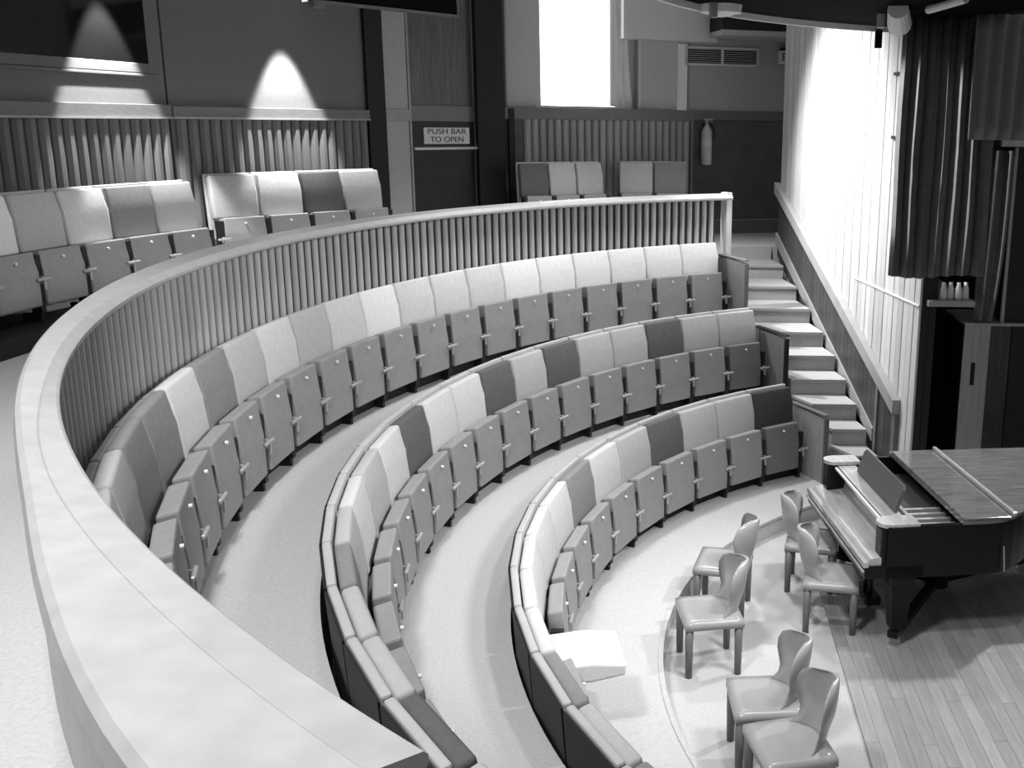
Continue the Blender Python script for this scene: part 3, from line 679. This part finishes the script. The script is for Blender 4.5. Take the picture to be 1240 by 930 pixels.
def piano_leg(x, y):
    bm = bmesh.new(); box(bm, x - 0.10, x + 0.10, y - 0.10, y + 0.10, 0.52, 0.60, bev=0.012)
    for v in prism(bm, [(-1, -1), (1, -1), (1, 1), (-1, 1)], 0.16, 0.52):
        k = 0.055 + 0.025 * (v.co.z - 0.16) / 0.36; v.co.x = x + v.co.x * k; v.co.y = y + v.co.y * k
    L_ = obj('leg', bm, 'piano_black', pn)
    bm = bmesh.new(); cyl(bm, (x, y - 0.02, 0.05), (x, y + 0.02, 0.05), 0.035, n=14); box(bm, x - 0.03, x + 0.03, y - 0.03, y + 0.03, 0.08, 0.16, bev=0.01); obj('castor', bm, 'brass', L_)
LEGS = [(0.30, -0.70), (0.30, 0.66), (1.85, 0.42)]
for x, y in LEGS: piano_leg(x, y)
for x, y in LEGS:
    d = Vector((x - 0.95, y - 0.12, 0)); bm = bmesh.new(); q = Matrix.Translation((0.95, 0.12, 0)) @ Matrix.Rotation(math.atan2(d.y, d.x), 4, 'Z')
    box(bm, 0.05, d.length + 0.08, -0.04, 0.04, 0.10, 0.155, bev=0.006, mtx=q); obj('floor_frame_bar', bm, 'piano_black', pn)
bm = bmesh.new(); cyl(bm, (0.95, 0.12, 0.08), (0.95, 0.12, 0.17), 0.10, n=16); obj('floor_frame_hub', bm, 'piano_black', pn)
ly = bmesh.new()
for y in (-0.10, 0.02): cyl(ly, (0.30, y, 0.14), (0.30, y, 0.60), 0.018, n=10)
box(ly, 0.24, 0.36, -0.20, 0.12, 0.08, 0.15, bev=0.008); lyre = obj('pedal_lyre', ly, 'piano_black', pn)
for k in range(3):
    bm = bmesh.new(); box(bm, 0.15, 0.25, -0.14 + 0.09 * k, -0.11 + 0.09 * k, 0.09, 0.105, bev=0.004); obj('pedal', bm, 'brass', lyre)
bm = bmesh.new(); cyl(bm, (1.05, -HW - 0.012, 0.82), (1.07, -HW - 0.012, 0.62), 0.006, n=8); obj('lid_hook', bm, 'brass', pn)

# ------------------------------------------------------------------ one-piece plastic chairs
def chair_parts():
    W, D = 0.43, 0.42
    bm = bmesh.new()            # seat: dished slab with apron; +x is the front
    nx, ny = 8, 8; top = []
    for i in range(nx + 1):
        row = []
        for j in range(ny + 1):
            u, v = i / nx * 2 - 1, j / ny * 2 - 1
            x, y = u * D / 2, v * W / 2
            k = max(abs(u), abs(v)); z = 0.44 - 0.016 * (1 - u * u) * (1 - v * v) - 0.012 * max(0, k - 0.8) / 0.2 - (0.012 * max(0, u - 0.5))
            row.append(bm.verts.new((x, y, z)))
        top.append(row)
    for i in range(nx):
        for j in range(ny): bm.faces.new((top[i][j], top[i + 1][j], top[i + 1][j + 1], top[i][j + 1]))
    rim = [top[i][0] for i in range(nx)] + [top[nx][j] for j in range(ny)] + [top[i][ny] for i in range(nx, 0, -1)] + [top[0][j] for j in range(ny, 0, -1)]
    low = [bm.verts.new((v.co.x * 1.01, v.co.y * 1.01, 0.372)) for v in rim]
    for k in range(len(rim)): bm.faces.new((rim[k], low[k], low[(k + 1) % len(rim)], rim[(k + 1) % len(rim)]))
    low2 = [bm.verts.new((v.co.x * 0.93, v.co.y * 0.93, 0.372)) for v in rim]; lowt = [bm.verts.new((v.co.x * 0.93, v.co.y * 0.93, 0.41)) for v in rim]
    n = len(rim)
    for k in range(n):
        bm.faces.new((low[k], low2[k], low2[(k + 1) % n], low[(k + 1) % n])); bm.faces.new((low2[k], lowt[k], lowt[(k + 1) % n], low2[(k + 1) % n]))
    bm.faces.new(lowt)
    seat = mesh_of(bm, 'seat', True)
    bm = bmesh.new()            # back: narrow neck that widens into a rounded pad, curved round the sitter
    prof = [(0.00, 0.405, 0.19), (0.02, 0.45, 0.165), (0.035, 0.50, 0.145), (0.05, 0.545, 0.15), (0.062, 0.59, 0.175), (0.07, 0.64, 0.195), (0.078, 0.70, 0.20), (0.083, 0.755, 0.18), (0.086, 0.79, 0.135), (0.086, 0.805, 0.065)]
    F, B = [], []; m = 10
    for dx, z, hw in prof:
        f, b = [], []
        for j in range(m + 1):
            v = j / m * 2 - 1; x = -D / 2 + 0.035 - dx + 0.14 * v * v * (hw / 0.195); th = 0.020 * (1 - 0.35 * v ** 4)
            f.append(bm.verts.new((x, v * hw, z))); b.append(bm.verts.new((x - th, v * hw, z)))
        F.append(f); B.append(b)
    for p in range(len(prof) - 1):
        for j in range(m):
            bm.faces.new((F[p][j], F[p][j + 1], F[p + 1][j + 1], F[p + 1][j])); bm.faces.new((B[p][j + 1], B[p][j], B[p + 1][j], B[p + 1][j + 1]))
        bm.faces.new((F[p][0], F[p + 1][0], B[p + 1][0], B[p][0])); bm.faces.new((F[p + 1][m], F[p][m], B[p][m], B[p + 1][m]))
    for j in range(m):
        bm.faces.new((F[0][j + 1], F[0][j], B[0][j], B[0][j + 1])); bm.faces.new((F[-1][j], F[-1][j + 1], B[-1][j + 1], B[-1][j]))
    back = mesh_of(bm, 'backrest', True)
    bm = bmesh.new(); g = prism(bm, [(0.031 * math.cos(t), 0.031 * math.sin(t)) for t in [2 * PI * k / 12 for k in range(12)]], 0, 0.39)
    for v in g:
        if v.co.z < 0.1: v.co.x *= 0.8; v.co.y *= 0.8
    fleg = mesh_of(bm, 'leg', True)
    for me, mm in ((seat, 'plastic_grey'), (back, 'plastic_grey'), (fleg, 'plastic_leg')): me.materials.append(MAT[mm])
    return seat, back, fleg, W, D
CS, CB, CLG, CW, CD = chair_parts()
def chair(x, y, deg, label):
    t = thing('plastic_chair', label, 'chair', (x, y, zc(x)), R(deg), 'plastic chairs on the stage floor')
    link('seat', CS, None, t); link('backrest', CB, None, t)
    for sx in (-1, 1):
        for sy in (-1, 1): link('leg', CLG, None, t, (sx * (CD / 2 - 0.032), sy * (CW / 2 - 0.032), 0))
    bm = bmesh.new(); box(bm, -CD / 2 + 0.01, -CD / 2 + 0.04, -CW / 2 + 0.03, CW / 2 - 0.03, 0.33, 0.385); 
    link('rear_brace', mesh_of(bm, 'rear_brace'), 'plastic_leg', t)
def zc(x): return 0.022 if x > -2.15 else 0.0
chair(-3.33, 0.19, 180 + 10, 'grey plastic chair standing alone at the left nearest the kerb, front leg by the step')
chair(-3.19, 1.04, 180 - 12, 'grey plastic chair partly hidden behind another, farther towards the seat rows')
chair(-3.02, -0.93, 180 + 5, 'grey plastic chair directly behind the frontmost chair at the bottom edge')
chair(-2.92, -1.40, 180 + 14, 'frontmost grey plastic chair cut by the bottom edge of the photo')
chair(-2.36, 0.80, -9, 'grey plastic chair tucked under the near end of the piano keyboard')
chair(-2.42, 1.50, -12, 'grey plastic chair at the far end of the piano keyboard')
